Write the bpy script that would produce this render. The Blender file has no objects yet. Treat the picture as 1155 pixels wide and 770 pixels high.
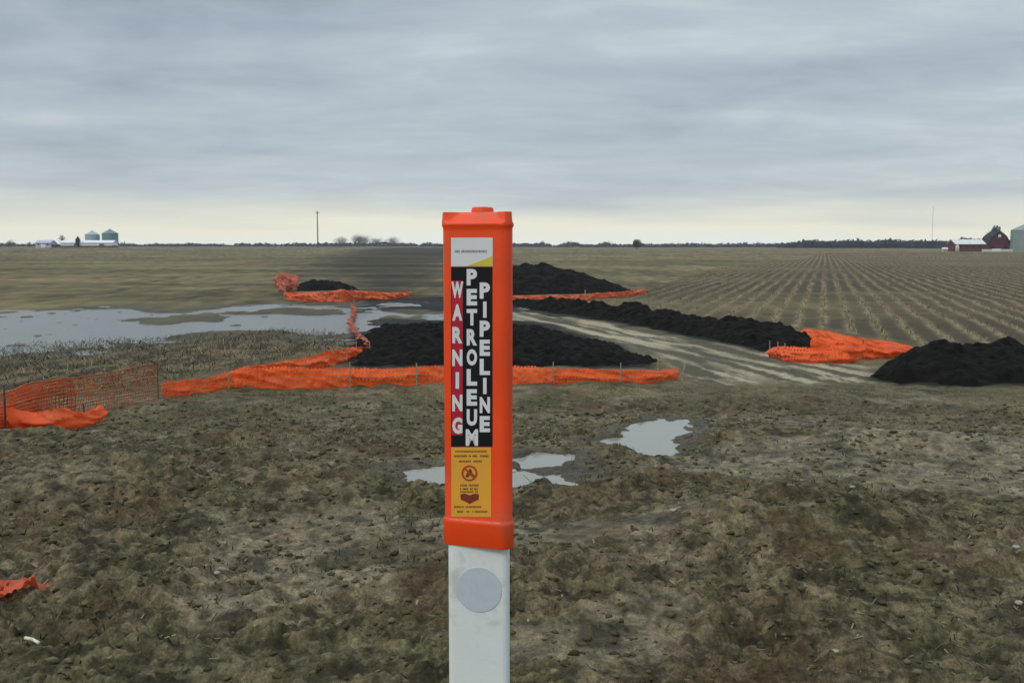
import bpy, math, random
import numpy as np
from mathutils import Vector, Matrix
R = math.radians
random.seed(7); RNG = np.random.default_rng(11)
SC = bpy.context.scene; COL = SC.collection

# ------------------------------------------------------------ camera, sky, sun, exposure
FPX = 1123.0                       # focal length in photo pixels (35 mm on 36 mm, 1155 px)
EYE = 1.65; HORIZ = 277.0
PITCH = math.atan((385-HORIZ)/FPX)
cam = bpy.data.cameras.new('camera'); cam.lens = 35; cam.sensor_width = 36
cam.clip_start = 0.05; cam.clip_end = 20000
co = bpy.data.objects.new('camera', cam); COL.objects.link(co)
co.location = (0, 0, EYE); co.rotation_euler = (R(90)-PITCH, 0, 0); SC.camera = co
cam.dof.use_dof = False

SC.view_settings.view_transform = 'Standard'; SC.view_settings.look = 'None'
SC.view_settings.gamma = 1; SC.view_settings.exposure = 0.0
SUN_EL, SUN_ROT = R(40), R(222)
w = bpy.data.worlds.new('World'); SC.world = w; w.use_nodes = True
nt = w.node_tree; N = nt.nodes; L = nt.links; N.clear()
def nd(tree, typ, **kw):
    n = tree.nodes.new(typ)
    for k, v in kw.items(): setattr(n, k, v)
    return n
def mth(tree, op, a, b=None, clamp=False):
    n = tree.nodes.new('ShaderNodeMath'); n.operation = op; n.use_clamp = clamp
    for i, v in enumerate((a, b)):
        if v is None: continue
        if isinstance(v, (int, float)): n.inputs[i].default_value = v
        else: tree.links.new(v, n.inputs[i])
    return n.outputs[0]
def ramp(tree, fac, stops, interp='LINEAR'):
    n = tree.nodes.new('ShaderNodeValToRGB'); n.color_ramp.interpolation = interp
    e = n.color_ramp.elements
    while len(e) < len(stops): e.new(0.5)
    for el, (p, c) in zip(e, stops):
        el.position = p; el.color = (c[0], c[1], c[2], 1) if not isinstance(c, (int, float)) else (c, c, c, 1)
    tree.links.new(fac, n.inputs[0]); return n.outputs[0]
def mixc(tree, fac, a, b, typ='MIX'):
    n = tree.nodes.new('ShaderNodeMix'); n.data_type = 'RGBA'; n.blend_type = typ
    for i, v in ((0, fac), (6, a), (7, b)):
        if isinstance(v, (int, float)): n.inputs[i].default_value = v
        elif isinstance(v, tuple): n.inputs[i].default_value = (v[0], v[1], v[2], 1)
        else: tree.links.new(v, n.inputs[i])
    return n.outputs[2]
def s2l(r, g, b):
    f = lambda c: (c/255/12.92) if c/255 <= .04045 else ((c/255+.055)/1.055)**2.4
    return (f(r), f(g), f(b))
sky = nd(nt, 'ShaderNodeTexSky', sky_type='NISHITA'); sky.sun_disc = False
sky.sun_elevation = SUN_EL; sky.sun_rotation = SUN_ROT
tc = nd(nt, 'ShaderNodeTexCoord'); sep = nd(nt, 'ShaderNodeSeparateXYZ'); L.new(tc.outputs['Generated'], sep.inputs[0])
zc = mth(nt, 'MAXIMUM', sep.outputs[2], 0.0)
den = mth(nt, 'ADD', zc, 0.11)
cx = mth(nt, 'DIVIDE', sep.outputs[0], den); cy = mth(nt, 'DIVIDE', sep.outputs[1], den)
cb = nd(nt, 'ShaderNodeCombineXYZ'); L.new(cx, cb.inputs[0]); L.new(cy, cb.inputs[1])
def cloud(scale, detail, rough, sx=1.0, sy=1.0, off=0.0, dist=0.0):
    mp = nd(nt, 'ShaderNodeMapping'); mp.inputs['Scale'].default_value = (sx, sy, 1); mp.inputs['Location'].default_value = (off, off*.7, off)
    mp.inputs['Rotation'].default_value = (0, 0, R(-9))
    L.new(cb.outputs[0], mp.inputs[0])
    n = nd(nt, 'ShaderNodeTexNoise'); n.inputs['Scale'].default_value = scale
    n.inputs['Detail'].default_value = detail; n.inputs['Roughness'].default_value = rough; n.inputs['Distortion'].default_value = dist
    L.new(mp.outputs[0], n.inputs['Vector']); return n.outputs['Fac']
big = cloud(0.42, 6, .55, .9, 1.1, 3.1, .5)
med = cloud(1.5, 8, .60, .8, 1.15, 8.4, .3)
sm = mth(nt, 'ADD', mth(nt, 'MULTIPLY', big, .55), mth(nt, 'MULTIPLY', med, .45))
ccol = ramp(nt, sm, [(0.37, s2l(144, 157, 169)), (0.45, s2l(160, 172, 183)), (0.53, s2l(172, 183, 191)), (0.64, s2l(192, 203, 206))])
# the clear gap under the cloud deck: cream light low over the horizon, ragged edge
edge = nd(nt, 'ShaderNodeTexNoise'); edge.inputs['Scale'].default_value = 1.0; edge.inputs['Detail'].default_value = 5
mp2 = nd(nt, 'ShaderNodeMapping'); mp2.inputs['Scale'].default_value = (3.2, 3.2, 34); L.new(tc.outputs['Generated'], mp2.inputs[0]); L.new(mp2.outputs[0], edge.inputs['Vector'])
el = mth(nt, 'ADD', sep.outputs[2], mth(nt, 'MULTIPLY', mth(nt, 'SUBTRACT', edge.outputs['Fac'], .5), .05))
gap = ramp(nt, el, [(0.0, 1.0), (0.020, 1.0), (0.034, .68), (0.052, .26), (0.10, 0.07), (0.2, 0.0)])
gcol = ramp(nt, el, [(0.0, s2l(229, 234, 226)), (0.02, s2l(235, 231, 210)), (0.05, s2l(212, 214, 203))])
skyc = mixc(nt, gap, ccol, gcol)
# an overcast sky is brightest overhead
zen = ramp(nt, zc, [(0.0, 1.0), (0.24, 1.0), (0.62, 1.95), (1.0, 2.3)])
skyc = mixc(nt, 1.0, skyc, zen, 'MULTIPLY')
bgC = nd(nt, 'ShaderNodeBackground'); L.new(skyc, bgC.inputs[0]); bgC.inputs[1].default_value = 1.12
bgS = nd(nt, 'ShaderNodeBackground'); L.new(sky.outputs[0], bgS.inputs[0]); bgS.inputs[1].default_value = 0.005
add = nd(nt, 'ShaderNodeAddShader'); L.new(bgC.outputs[0], add.inputs[0]); L.new(bgS.outputs[0], add.inputs[1])
out = nd(nt, 'ShaderNodeOutputWorld'); L.new(add.outputs[0], out.inputs[0])
sl = bpy.data.lights.new('sun', 'SUN'); sl.energy = 1.1; sl.angle = R(12); sl.color = (1, .95, .86)
so = bpy.data.objects.new('sun', sl); COL.objects.link(so)
_sd = Vector((math.sin(SUN_ROT)*math.cos(SUN_EL), math.cos(SUN_ROT)*math.cos(SUN_EL), math.sin(SUN_EL)))
so.rotation_euler = (-_sd).to_track_quat('-Z', 'Y').to_euler()

# ------------------------------------------------------------ noise and pixel helpers
def _h(ix, iy, seed):
    n = (ix.astype(np.int64)*374761393 + iy.astype(np.int64)*668265263 + seed*1442695) & 0x7fffffff
    n = ((n ^ (n >> 13))*1274126177) & 0x7fffffff
    n = (n ^ (n >> 16)) & 0x7fffffff
    return n.astype(np.float64)/0x7fffffff
def pn(x, y, seed=0):                                   # gradient noise, about -1..1
    x0 = np.floor(x); y0 = np.floor(y); fx = x-x0; fy = y-y0
    u = fx*fx*fx*(fx*(fx*6-15)+10); v = fy*fy*fy*(fy*(fy*6-15)+10)
    def g(ox, oy):
        a = _h(x0+ox, y0+oy, seed)*2*np.pi
        return np.cos(a)*(fx-ox)+np.sin(a)*(fy-oy)
    a = g(0, 0); b = g(1, 0); c = g(0, 1); d = g(1, 1)
    return (a+(b-a)*u+(c-a)*v+(a-b-c+d)*u*v)*1.5
def fbm(x, y, s, octv, seed=0, gain=.5):
    t = 0; a = 1; f = 1/s
    for i in range(octv):
        t = t+a*pn(x*f+i*17.3, y*f-i*9.1, seed+i*31); a *= gain; f *= 2.03
    return t
def sst(a, b, x):
    t = np.clip((x-a)/(b-a), 0, 1); return t*t*(3-2*t)
FIELD = -0.85
def ray(px, py):
    dx = (px-577.5)/FPX; dy = -(py-385)/FPX; c, s = math.cos(PITCH), math.sin(PITCH)
    return np.array([dx, c+dy*s, -s+dy*c])              # from the eye
def G(px, py, z=FIELD):
    r = ray(px, py); t = (z-EYE)/r[2]; return (r[0]*t, r[1]*t)
def poly(pts, z=FIELD): return np.array([G(a, b, z) for a, b in pts])
def sdf(P, x, y):                                       # signed distance, inside positive
    d = np.full(np.shape(x), 1e9); ins = np.zeros(np.shape(x), bool); n = len(P)
    for i in range(n):
        ax, ay = P[i]; bx, by = P[(i+1) % n]; ex, ey = bx-ax, by-ay
        t = np.clip(((x-ax)*ex+(y-ay)*ey)/(ex*ex+ey*ey+1e-12), 0, 1)
        d = np.minimum(d, (x-ax-ex*t)**2+(y-ay-ey*t)**2)
        cond = ((ay > y) != (by > y)) & (x < (bx-ax)*(y-ay)/((by-ay) if by != ay else 1e-9)+ax)
        ins ^= cond
    d = np.sqrt(d); return np.where(ins, d, -d)

# ------------------------------------------------------------ ground map (world polygons)
POND = poly([(-160, 356), (0, 357), (60, 350), (130, 346), (170, 352), (215, 352), (240, 347), (300, 344), (385, 343), (408, 351), (440, 353), (508, 353), (508, 357),
             (440, 355), (408, 360), (394, 368), (384, 379), (330, 370), (262, 372), (230, 377), (150, 384), (70, 394), (-20, 400), (-160, 402)])
PONDISLE = poly([(142, 360), (175, 351), (230, 350), (300, 349), (385, 348), (388, 352), (320, 354), (262, 356), (215, 361), (165, 365)])
POND2 = poly([(400, 343), (430, 341), (468, 341), (455, 344), (415, 344)])
BLACK = [poly([(398, 362), (440, 358), (520, 361), (600, 360), (650, 372), (748, 409), (745, 416), (392, 417), (384, 404)]),
         poly([(400, 344), (415, 338), (500, 334), (590, 340), (590, 352), (500, 351), (410, 350)]), poly([(430, 359), (508, 360), (508, 372), (400, 372), (402, 365)]),
         poly([(585, 338), (650, 340), (760, 352), (880, 372), (935, 386), (925, 399), (860, 398), (790, 385), (700, 365), (585, 352)]),
         poly([(500, 334), (724, 331), (650, 315), (560, 305), (520, 312)]),
         poly([(960, 427), (1010, 436), (1300, 438), (1300, 402), (1100, 400)])]
TRACK = poly([(500, 346), (585, 344), (700, 366), (860, 397), (935, 400), (985, 412), (990, 432), (775, 433), (755, 412), (640, 372), (560, 358), (500, 352)])
ROWS = poly([(640, 345), (730, 325), (800, 303), (910, 291), (928, 285), (1500, 285), (1600, 470), (1160, 425), (1040, 392), (930, 372), (800, 364)])
STUB = poly([(-200, 398), (0, 388), (150, 380), (250, 378), (330, 370), (388, 374), (392, 394), (300, 412), (262, 416), (180, 432), (0, 447), (-200, 462)])
DIST = poly([(338, 303), (345, 336), (520, 338), (525, 281), (455, 281), (400, 284), (365, 290)])
PUD = [(poly([(452, 534), (470, 528), (520, 527), (590, 531), (640, 533), (655, 548), (620, 550), (560, 551), (470, 548)], -.10), -.10),
       (poly([(575, 513), (600, 510), (650, 514), (640, 528), (600, 526), (575, 522)], -.10), -.10),
       (poly([(678, 497), (700, 490), (705, 481), (735, 473), (775, 473), (784, 486), (760, 493), (768, 500), (763, 520), (745, 524), (720, 512), (690, 510)], -.22), -.22)]
ROWA = R(17.4)
MOUNDS = [(G(880, 585, .05), .75, .42, .17), (G(960, 600, .02), .8, .35, .10), (G(660, 540, -.1), .5, .35, .07), (G(560, 655, 0), .5, .3, .05),
          (G(70, 560, 0), 1.6, .5, .10), (G(240, 520, 0), 2.2, .5, .06), (G(720, 522, -.2), .55, .22, .09), (G(620, 560, -.1), 1.1, .3, .04)]
HOLES = [(G(880, 601, .0), .16, .08, .07), (G(625, 700, 0), .13, .07, .05), (G(370, 640, 0), .5, .10, .035), (G(1065, 715, 0), .13, .07, .04), (G(120, 530, 0), .5, .12, .06), (G(280, 770, 0), .14, .07, .04)]

SMP = [(G(385, 600, 0), .75, .75, .9), (G(430, 640, 0), .45, .35, .6), (G(1060, 530, -.1), 1.9, .8, 1.0), (G(820, 540, -.1), .8, .45, .6), (G(270, 495, -.4), 2.2, .8, .9), (G(40, 505, -.3), 1.8, .5, .7),
       (G(250, 680, 0), .25, .12, .8), (G(600, 735, 0), .16, .14, .9), (G(90, 452, -.8), 2.0, .8, .6), (G(640, 600, 0), .8, .3, .45), (G(900, 470, -.7), 3.5, .7, .4)]
def base_h(x, y):
    d = np.hypot(x, y); az = np.arctan2(x, np.maximum(y, 1e-3))
    front = np.where(y > 0, y, 0)
    z = FIELD*sst(7.2, 14.5, front+.9*pn(x/5, y/5, 5)*sst(4, 8, d))
    left = sst(.10, -.20, az) if False else 1-sst(-.12, .12, az)
    z = z+sst(180, 560, d)*(1.25*left+.35*(1-left)*(1-sst(.28, .42, az)))
    brow = 8.6-.12*x+.5*pn(x/1.6, y*0+2.2, 15)
    z = z+.11*np.exp(-((front-brow)/.55)**2)*sst(1.0, 2.2, np.abs(x+.2))*(1-sst(7, 9, np.abs(x)))
    for (c, a, b, h) in MOUNDS:
        z = z+h*np.exp(-((x-c[0])/a)**2-((y-c[1])/b)**2)
    for (c, a, b, h) in HOLES:
        z = z-h*np.exp(-((x-c[0])/a)**2-((y-c[1])/b)**2)
    return z

def masks(x, y):
    d = np.hypot(x, y); m = {}
    wob = .35*fbm(x, y, 1.6, 4, 41)*np.clip(d/18, .25, 2.5)
    m['pond'] = np.maximum(np.minimum(sdf(POND, x, y), -sdf(PONDISLE, x, y)+.0), sdf(POND2, x, y))
    m['black'] = np.clip(np.max([sst(-.1, .35, sdf(p, x, y)+wob*.6) for p in BLACK], 0), 0, 1)
    m['track'] = sst(-.2, .4, sdf(TRACK, x, y)+wob*.5)
    m['rows'] = sst(-.3, .8, sdf(ROWS, x, y)+wob*.5)
    m['stub'] = sst(-.3, .8, sdf(STUB, x, y)+wob)
    m['dist'] = sst(-6, 7, sdf(DIST, x, y)+wob*5+3*fbm(x/4, y/16, 1.0, 3, 91))
    return m

def terrain(x, y, cell=None):
    d = np.hypot(x, y); z = base_h(x, y)
    near = 1-sst(16, 26, d)
    if cell is None: cell = np.zeros_like(x)
    smooth = .55*fbm(x, y, 1.5, 4, 71)
    for (c, a_, b_, k_) in SMP: smooth = smooth+k_*np.exp(-((x-c[0])/a_)**2-((y-c[1])/b_)**2)
    smooth = sst(.05, .65, smooth)
    rough = near*(1-.72*smooth)*(.55+.45*sst(-.5, .5, fbm(x, y, 1.3, 2, 61)))
    def oc(s, amp, seed, sx=1.0):
        n = pn(x/s*sx, y/s, seed); k = 1-sst(.25, .6, cell/s)
        return amp*k*n
    # crumbled, trodden soil: rounded lumps with creases between them
    def lump(s, amp, seed):
        qx = x+.35*s*pn(x/s*.9, y/s*.9, seed+3); qy = y+.35*s*pn(x/s*.9, y/s*.9, seed+4)
        n = np.abs(pn(qx/s*.68, qy/s*1.1, seed)); k = 1-sst(.25, .6, cell/s)
        return amp*k*(n*1.6-.35)
    z = z+near*oc(3.0, .06, 1)+near*oc(1.1, .035, 2)
    z = z+rough*(lump(.6, .055, 3)+lump(.27, .040, 4)+lump(.13, .036, 5)+lump(.065, .034, 6)+lump(.034, .016, 7)+oc(.018, .006, 12))
    z = z+(1-near)*(oc(6, .05, 8)+oc(1.2, .03, 9)+oc(.4, .015, 10))
    m = masks(x, y)
    # wheel ruts in the haul track
    ca, sa = math.cos(R(-17)), math.sin(R(-17)); c = x*ca-y*sa
    z = z+m['track']*(.012*fbm(x, y, .35, 3, 83)+.06*pn(c/.55, (x*sa+y*ca)/9, 81)+.03*pn(c/.22, (x*sa+y*ca)/5, 82)-.02)
    c2 = x*math.cos(ROWA)-y*math.sin(ROWA)
    z = z+m['rows']*.018*np.cos(2*np.pi*c2/.8)*(1-sst(.15, .35, cell))
    # pond and puddle basins
    t = sst(-1.2, 1.0, m['pond']+1.5*fbm(x, y, 3.2, 3, 51)+.7*fbm(x, y, .8, 3, 52)); lvl = FIELD-.03
    z = z*(1-t)+t*(lvl-.085+.075*fbm(x, y, 1.3, 5, 53)+.03*fbm(x, y, .35, 2, 54))
    for P, lv in PUD:
        s = sdf(P, x, y)+.13*fbm(x, y, .40, 5, 57); t = sst(-.45, -.02, s)
        tgt = lv+.02-.06*sst(-.06, .12, s)+.034*fbm(x, y, .3, 5, 58)
        z = z*(1-t)+t*tgt
    return z, m, smooth, near

def hz(x, y):
    z = terrain(np.array([float(x)]), np.array([float(y)]))[0]; return float(z[0])

# ------------------------------------------------------------ materials
def mat(name): 
    m = bpy.data.materials.new(name); m.use_nodes = True; t = m.node_tree; b = t.nodes['Principled BSDF']; return m, t, b
def simple(name, col, rough=.6, var=.12, scale=8, bump=.0, bscale=60, spec=.4, dirt=None):
    m, t, b = mat(name); tcn = nd(t, 'ShaderNodeTexCoord')
    n = nd(t, 'ShaderNodeTexNoise'); n.inputs['Scale'].default_value = scale; n.inputs['Detail'].default_value = 6
    t.links.new(tcn.outputs['Object'], n.inputs['Vector'])
    a = tuple(c*(1-var) for c in col); c2 = tuple(min(1, c*(1+var)) for c in col)
    c = ramp(t, n.outputs['Fac'], [(.3, a), (.7, c2)])
    if dirt:
        n3 = nd(t, 'ShaderNodeTexNoise'); n3.inputs['Scale'].default_value = dirt[1]; n3.inputs['Detail'].default_value = 8; n3.inputs['Roughness'].default_value = .65
        t.links.new(tcn.outputs['Object'], n3.inputs['Vector'])
        f = ramp(t, n3.outputs['Fac'], [(dirt[2], 0.0), (dirt[2]+.12, dirt[3])])
        c = mixc(t, f, c, dirt[0])
    t.links.new(c, b.inputs['Base Color']); b.inputs['Roughness'].default_value = rough
    b.inputs['Specular IOR Level'].default_value = spec
    if bump:
        n2 = nd(t, 'ShaderNodeTexNoise'); n2.inputs['Scale'].default_value = bscale; n2.inputs['Detail'].default_value = 5
        t.links.new(tcn.outputs['Object'], n2.inputs['Vector'])
        bp = nd(t, 'ShaderNodeBump'); bp.inputs['Strength'].default_value = bump; bp.inputs['Distance'].default_value = .01
        t.links.new(n2.outputs['Fac'], bp.inputs['Height']); t.links.new(bp.outputs[0], b.inputs['Normal'])
    return m
def ground_mat():
    m, t, b = mat('ground_soil'); at = nd(t, 'ShaderNodeAttribute'); at.attribute_name = 'albedo'
    wt = nd(t, 'ShaderNodeAttribute'); wt.attribute_name = 'wet'
    tcn = nd(t, 'ShaderNodeTexCoord')
    def nz(s, d=5, r=.6):
        n = nd(t, 'ShaderNodeTexNoise'); n.inputs['Scale'].default_value = s; n.inputs['Detail'].default_value = d; n.inputs['Roughness'].default_value = r
        t.links.new(tcn.outputs['Object'], n.inputs['Vector']); return n.outputs['Fac']
    n1 = nz(22, 8, .78); n2 = nz(90, 4, .6)
    f = ramp(t, n1, [(.33, (.50, .50, .50)), (.5, (.95, .95, .95)), (.7, (1.65, 1.6, 1.5))])
    c = mixc(t, 1.0, at.outputs['Color'], f, 'MULTIPLY')
    f2 = ramp(t, n2, [(.35, (.75, .75, .75)), (.65, (1.25, 1.25, 1.25))]); c = mixc(t, 1.0, c, f2, 'MULTIPLY')
    t.links.new(c, b.inputs['Base Color'])
    r = mth(t, 'SUBTRACT', .92, mth(t, 'MULTIPLY', wt.outputs['Fac'], .45)); t.links.new(r, b.inputs['Roughness'])
    b.inputs['Specular IOR Level'].default_value = .22
    bp = nd(t, 'ShaderNodeBump'); bp.inputs['Strength'].default_value = 1.0; bp.inputs['Distance'].default_value = .022
    t.links.new(mth(t, 'ADD', nz(40, 8, .65), mth(t, 'MULTIPLY', n2, .3)), bp.inputs['Height']); t.links.new(bp.outputs[0], b.inputs['Normal'])
    return m
def water_mat(name, col, rough, bstr):
    m, t, b = mat(name); b.inputs['Base Color'].default_value = (*col, 1); b.inputs['Roughness'].default_value = rough
    b.inputs['IOR'].default_value = 1.33; b.inputs['Specular IOR Level'].default_value = .5
    tcn = nd(t, 'ShaderNodeTexCoord'); mp = nd(t, 'ShaderNodeMapping'); mp.inputs['Scale'].default_value = (3, 9, 1); t.links.new(tcn.outputs['Object'], mp.inputs[0])
    n = nd(t, 'ShaderNodeTexNoise'); n.inputs['Scale'].default_value = 1.5; n.inputs['Detail'].default_value = 5; t.links.new(mp.outputs[0], n.inputs['Vector'])
    bp = nd(t, 'ShaderNodeBump'); bp.inputs['Strength'].default_value = bstr; bp.inputs['Distance'].default_value = .02
    t.links.new(n.outputs['Fac'], bp.inputs['Height']); t.links.new(bp.outputs[0], b.inputs['Normal'])
    return m
def attr_mat(name, rough=.9, spec=.15, transl=0):
    m, t, b = mat(name); at = nd(t, 'ShaderNodeAttribute'); at.attribute_name = 'albedo'
    t.links.new(at.outputs['Color'], b.inputs['Base Color']); b.inputs['Roughness'].default_value = rough; b.inputs['Specular IOR Level'].default_value = spec
    if transl:
        tr = nd(t, 'ShaderNodeBsdfTranslucent'); t.links.new(at.outputs['Color'], tr.inputs[0]); mx = nd(t, 'ShaderNodeMixShader'); mx.inputs[0].default_value = transl
        t.links.new(b.outputs[0], mx.inputs[1]); t.links.new(tr.outputs[0], mx.inputs[2]); t.links.new(mx.outputs[0], t.nodes['Material Output'].inputs[0])
    return m
M_GROUND = ground_mat(); M_ATTR = attr_mat('dry_plant_matter'); M_NET = attr_mat('orange_fence_plastic', .55, .35, .28)
M_SOIL = simple('black_topsoil', (.0066, .0062, .0050), .93, .6, 5, 1.0, 22, .10, dirt=((.017, .014, .010), 3.2, .54, .7))
M_SOIL.node_tree.nodes['Bump'].inputs['Distance'].default_value = .03

# ------------------------------------------------------------ object helpers
def tag(o, label=None, cat=None, group=None, kind=None):
    for k, v in (('label', label), ('category', cat), ('group', group), ('kind', kind)):
        if v: o[k] = v
    return o
def npmesh(name, V, F, material, parent=None, smooth=False, colors=None, wet=None):
    V = np.asarray(V, dtype=np.float32).reshape(-1, 3); F = np.asarray(F, dtype=np.int32)
    me = bpy.data.meshes.new(name); k = F.shape[1]
    me.vertices.add(len(V)); me.vertices.foreach_set('co', V.ravel())
    me.loops.add(F.size); me.loops.foreach_set('vertex_index', F.ravel())
    me.polygons.add(len(F)); me.polygons.foreach_set('loop_start', np.arange(0, F.size, k, dtype=np.int32))
    me.update(calc_edges=True)
    if smooth: me.polygons.foreach_set('use_smooth', np.ones(len(F), bool))
    if colors is not None:
        a = me.attributes.new('albedo', 'FLOAT_COLOR', 'POINT'); c = np.ones((len(V), 4), np.float32); c[:, :3] = colors; a.data.foreach_set('color', c.ravel())
    if wet is not None:
        a = me.attributes.new('wet', 'FLOAT', 'POINT'); a.data.foreach_set('value', np.asarray(wet, np.float32).ravel())
    me.materials.append(material); me.validate()
    o = bpy.data.objects.new(name, me); COL.objects.link(o); o.parent = parent; return o
class MB:
    def __init__(s): s.V = []; s.F = []
    def add(s, vs, fs):
        b = len(s.V); s.V += [tuple(v) for v in vs]; s.F += [tuple(i+b for i in f) for f in fs]
    def box(s, x0, x1, y0, y1, z0, z1):
        s.add([(x0, y0, z0), (x1, y0, z0), (x1, y1, z0), (x0, y1, z0), (x0, y0, z1), (x1, y0, z1), (x1, y1, z1), (x0, y1, z1)],
              [(0, 3, 2, 1), (4, 5, 6, 7), (0, 1, 5, 4), (1, 2, 6, 5), (2, 3, 7, 6), (3, 0, 4, 7)])
    def tube(s, p, q, r0, r1, n=6, cap=True):
        p = Vector(p); q = Vector(q); a = (q-p).normalized(); u = a.orthogonal().normalized(); v = a.cross(u)
        vs = []
        for c, r in ((p, r0), (q, r1)):
            for i in range(n):
                t = 2*math.pi*i/n; vs.append(c+u*(math.cos(t)*r)+v*(math.sin(t)*r))
        fs = [(i, (i+1) % n, n+(i+1) % n, n+i) for i in range(n)]
        if cap: fs += [tuple(range(n-1, -1, -1)), tuple(range(n, 2*n))]
        s.add(vs, fs)
    def lathe(s, prof, n=24, c=(0, 0)):
        vs = []; fs = []
        for r, z in prof:
            for i in range(n):
                t = 2*math.pi*i/n; vs.append((c[0]+math.cos(t)*r, c[1]+math.sin(t)*r, z))
        for j in range(len(prof)-1):
            for i in range(n): fs.append((j*n+i, j*n+(i+1) % n, (j+1)*n+(i+1) % n, (j+1)*n+i))
        fs.append(tuple(range((len(prof)-1)*n, len(prof)*n))); fs.append(tuple(range(n-1, -1, -1)))
        s.add(vs, fs)
    def prism(s, outline, y0, y1):                      # outline in x,z
        n = len(outline); vs = [(x, y0, z) for x, z in outline]+[(x, y1, z) for x, z in outline]
        s.add(vs, [tuple(range(n)), tuple(range(2*n-1, n-1, -1))]+[(i, n+i, n+(i+1) % n, (i+1) % n) for i in range(n)])
    def build(s, name, material, parent=None, smooth=False, bevel=0):
        me = bpy.data.meshes.new(name); me.from_pydata(s.V, [], s.F); me.materials.append(material)
        if smooth: me.polygons.foreach_set('use_smooth', [True]*len(me.polygons))
        me.update(); o = bpy.data.objects.new(name, me); COL.objects.link(o); o.parent = parent
        if bevel:
            b = o.modifiers.new('bevel', 'BEVEL'); b.width = bevel; b.segments = 2; b.limit_method = 'ANGLE'
        return o
def empty(name, loc, rz=0, **k):
    o = bpy.data.objects.new(name, None); COL.objects.link(o); o.location = loc; o.rotation_euler = (0, 0, rz); o.empty_display_size = .2
    return tag(o, **k)

# ------------------------------------------------------------ the ground sheet
ds = [0.3]
while ds[-1] < 2.8: ds.append(ds[-1]*1.06)
while ds[-1] < 10: ds.append(ds[-1]*1.0026)
while ds[-1] < 22: ds.append(ds[-1]*1.0034)
while ds[-1] < 200: ds.append(ds[-1]*1.0075)
while ds[-1] < 9000: ds.append(ds[-1]*1.04)
ds = np.array(ds)
an = np.concatenate([np.radians(np.linspace(-180, -40, 50)), np.radians(np.linspace(-39.5, 39.5, 1180)), np.radians(np.linspace(40, 180, 50))])
D, A = np.meshgrid(ds, an, indexing='ij'); X = D*np.sin(A); Y = D*np.cos(A)
cell = np.maximum(np.gradient(ds)[:, None]+0*D, D*np.where(np.abs(A) > R(40), .05, .00117))
Z, MK, SMO, NEAR = terrain(X, Y, cell)
lo = fbm(X, Y, 1.8, 4, 201); hi = fbm(X, Y, .35, 4, 211); far = fbm(X/9, Y/2.2, 4.5, 5, 221); vf = fbm(X/40, Y/9, 3, 4, 231)
def C(*c): return np.array(c)[None, None, :]
def lerp(a, b, t): return a*(1-t[..., None])+b*t[..., None]
mud = lerp(C(.098, .082, .054), C(.165, .145, .104), sst(-.5, .6, lo))
mud = lerp(mud, C(.062, .064, .030), .65*sst(.0, .5, fbm(X, Y, 1.1, 4, 241)))          # weedy, algae-green soil
mud = lerp(mud, C(.205, .180, .140), sst(.1, .8, SMO)*.8*(.6+.4*sst(-.3, .5, hi)))
mud = lerp(mud, C(.030, .026, .015), .75*sst(.15, .6, -hi))
mud = lerp(mud, C(.16, .145, .09), .6*sst(.45, .75, hi))
fz = fbm(X, Y*.8, .09, 3, 251); mud = mud*(1+.6*fz*(1-sst(.02, .06, cell)*.5))[..., None]      # colour noise imitating the shadowed gaps between clods
dk = fbm(X/1.6, Y, .085, 4, 281, .6); kd = (1-sst(.03, .07, cell)*.6)*(1-.45*sst(.1, .8, SMO))
mud = lerp(mud, C(.030, .026, .016), .62*sst(.22, .42, dk)*kd); mud = lerp(mud, C(.215, .190, .140), .45*sst(.30, .52, -dk)*kd)  # painted specks: dark ones stand in for shaded crevices, light ones add contrast
mud = lerp(mud, C(.078, .056, .030), .55*sst(.25, .7, fbm(X, Y, .8, 3, 261)))
fld = lerp(C(.100, .088, .050), C(.170, .148, .090), sst(-.6, .6, far))
fld = lerp(fld, C(.085, .086, .045), .6*sst(.05, .5, vf)); fld = lerp(fld, C(.17, .15, .085), .4*sst(.2, .6, -vf)); fld = fld*(1+.5*fbm(X/1.0, Y/3.0, 1.0, 4, 271)+.35*fbm(X/5, Y/30, 1.0, 3, 272))[..., None]
colr = lerp(fld, mud, 1-sst(15, 24, D+2.5*lo))
wetc = C(.055, .053, .042)
colr = lerp(colr, lerp(C(.048, .041, .025), C(.15, .125, .078), sst(-.3, .4, fbm(X, Y/2, .5, 4, 212))), MK['stub'])
colr = lerp(colr, lerp(C(.018, .016, .012), C(.052, .046, .032), sst(-.4, .4, far)), MK['dist']*.95)
c2 = X*math.cos(ROWA)-Y*math.sin(ROWA)+.10*pn(X/4, Y/4, 301)
st = .5+.5*np.cos(2*np.pi*c2/.8); st = st**3.0*(.35+.65*sst(R(5), R(15), A))*(.45+.55*sst(-.5, .5, fbm(X, Y, .5, 4, 302)))
rw = lerp(C(.062, .050, .034), C(.27, .226, .158), st)
rw = lerp(rw, fld, .45*sst(-.3, .5, far)); colr = lerp(colr, rw, MK['rows'])
ca, sa = math.cos(R(-17)), math.sin(R(-17)); cc = X*ca-Y*sa; aa = X*sa+Y*ca
stk = pn(cc/.5, aa/8, 311)+.6*pn(cc/.2, aa/4, 312)
stk = stk+.45*fbm(cc/.35, aa/1.6, 1.0, 4, 313)+.25*fbm(cc/1.4, aa/5, 1.0, 3, 314); trk = lerp(C(.075, .070, .050), C(.36, .33, .28), sst(-.35, .5, stk)); colr = lerp(colr, trk, MK['track'])
colr = lerp(colr, lerp(C(.008, .008, .007), C(.018, .018, .014), sst(.1, .7, hi)), MK['black'])
pw = sst(-4.0, .2, MK['pond'])
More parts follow.
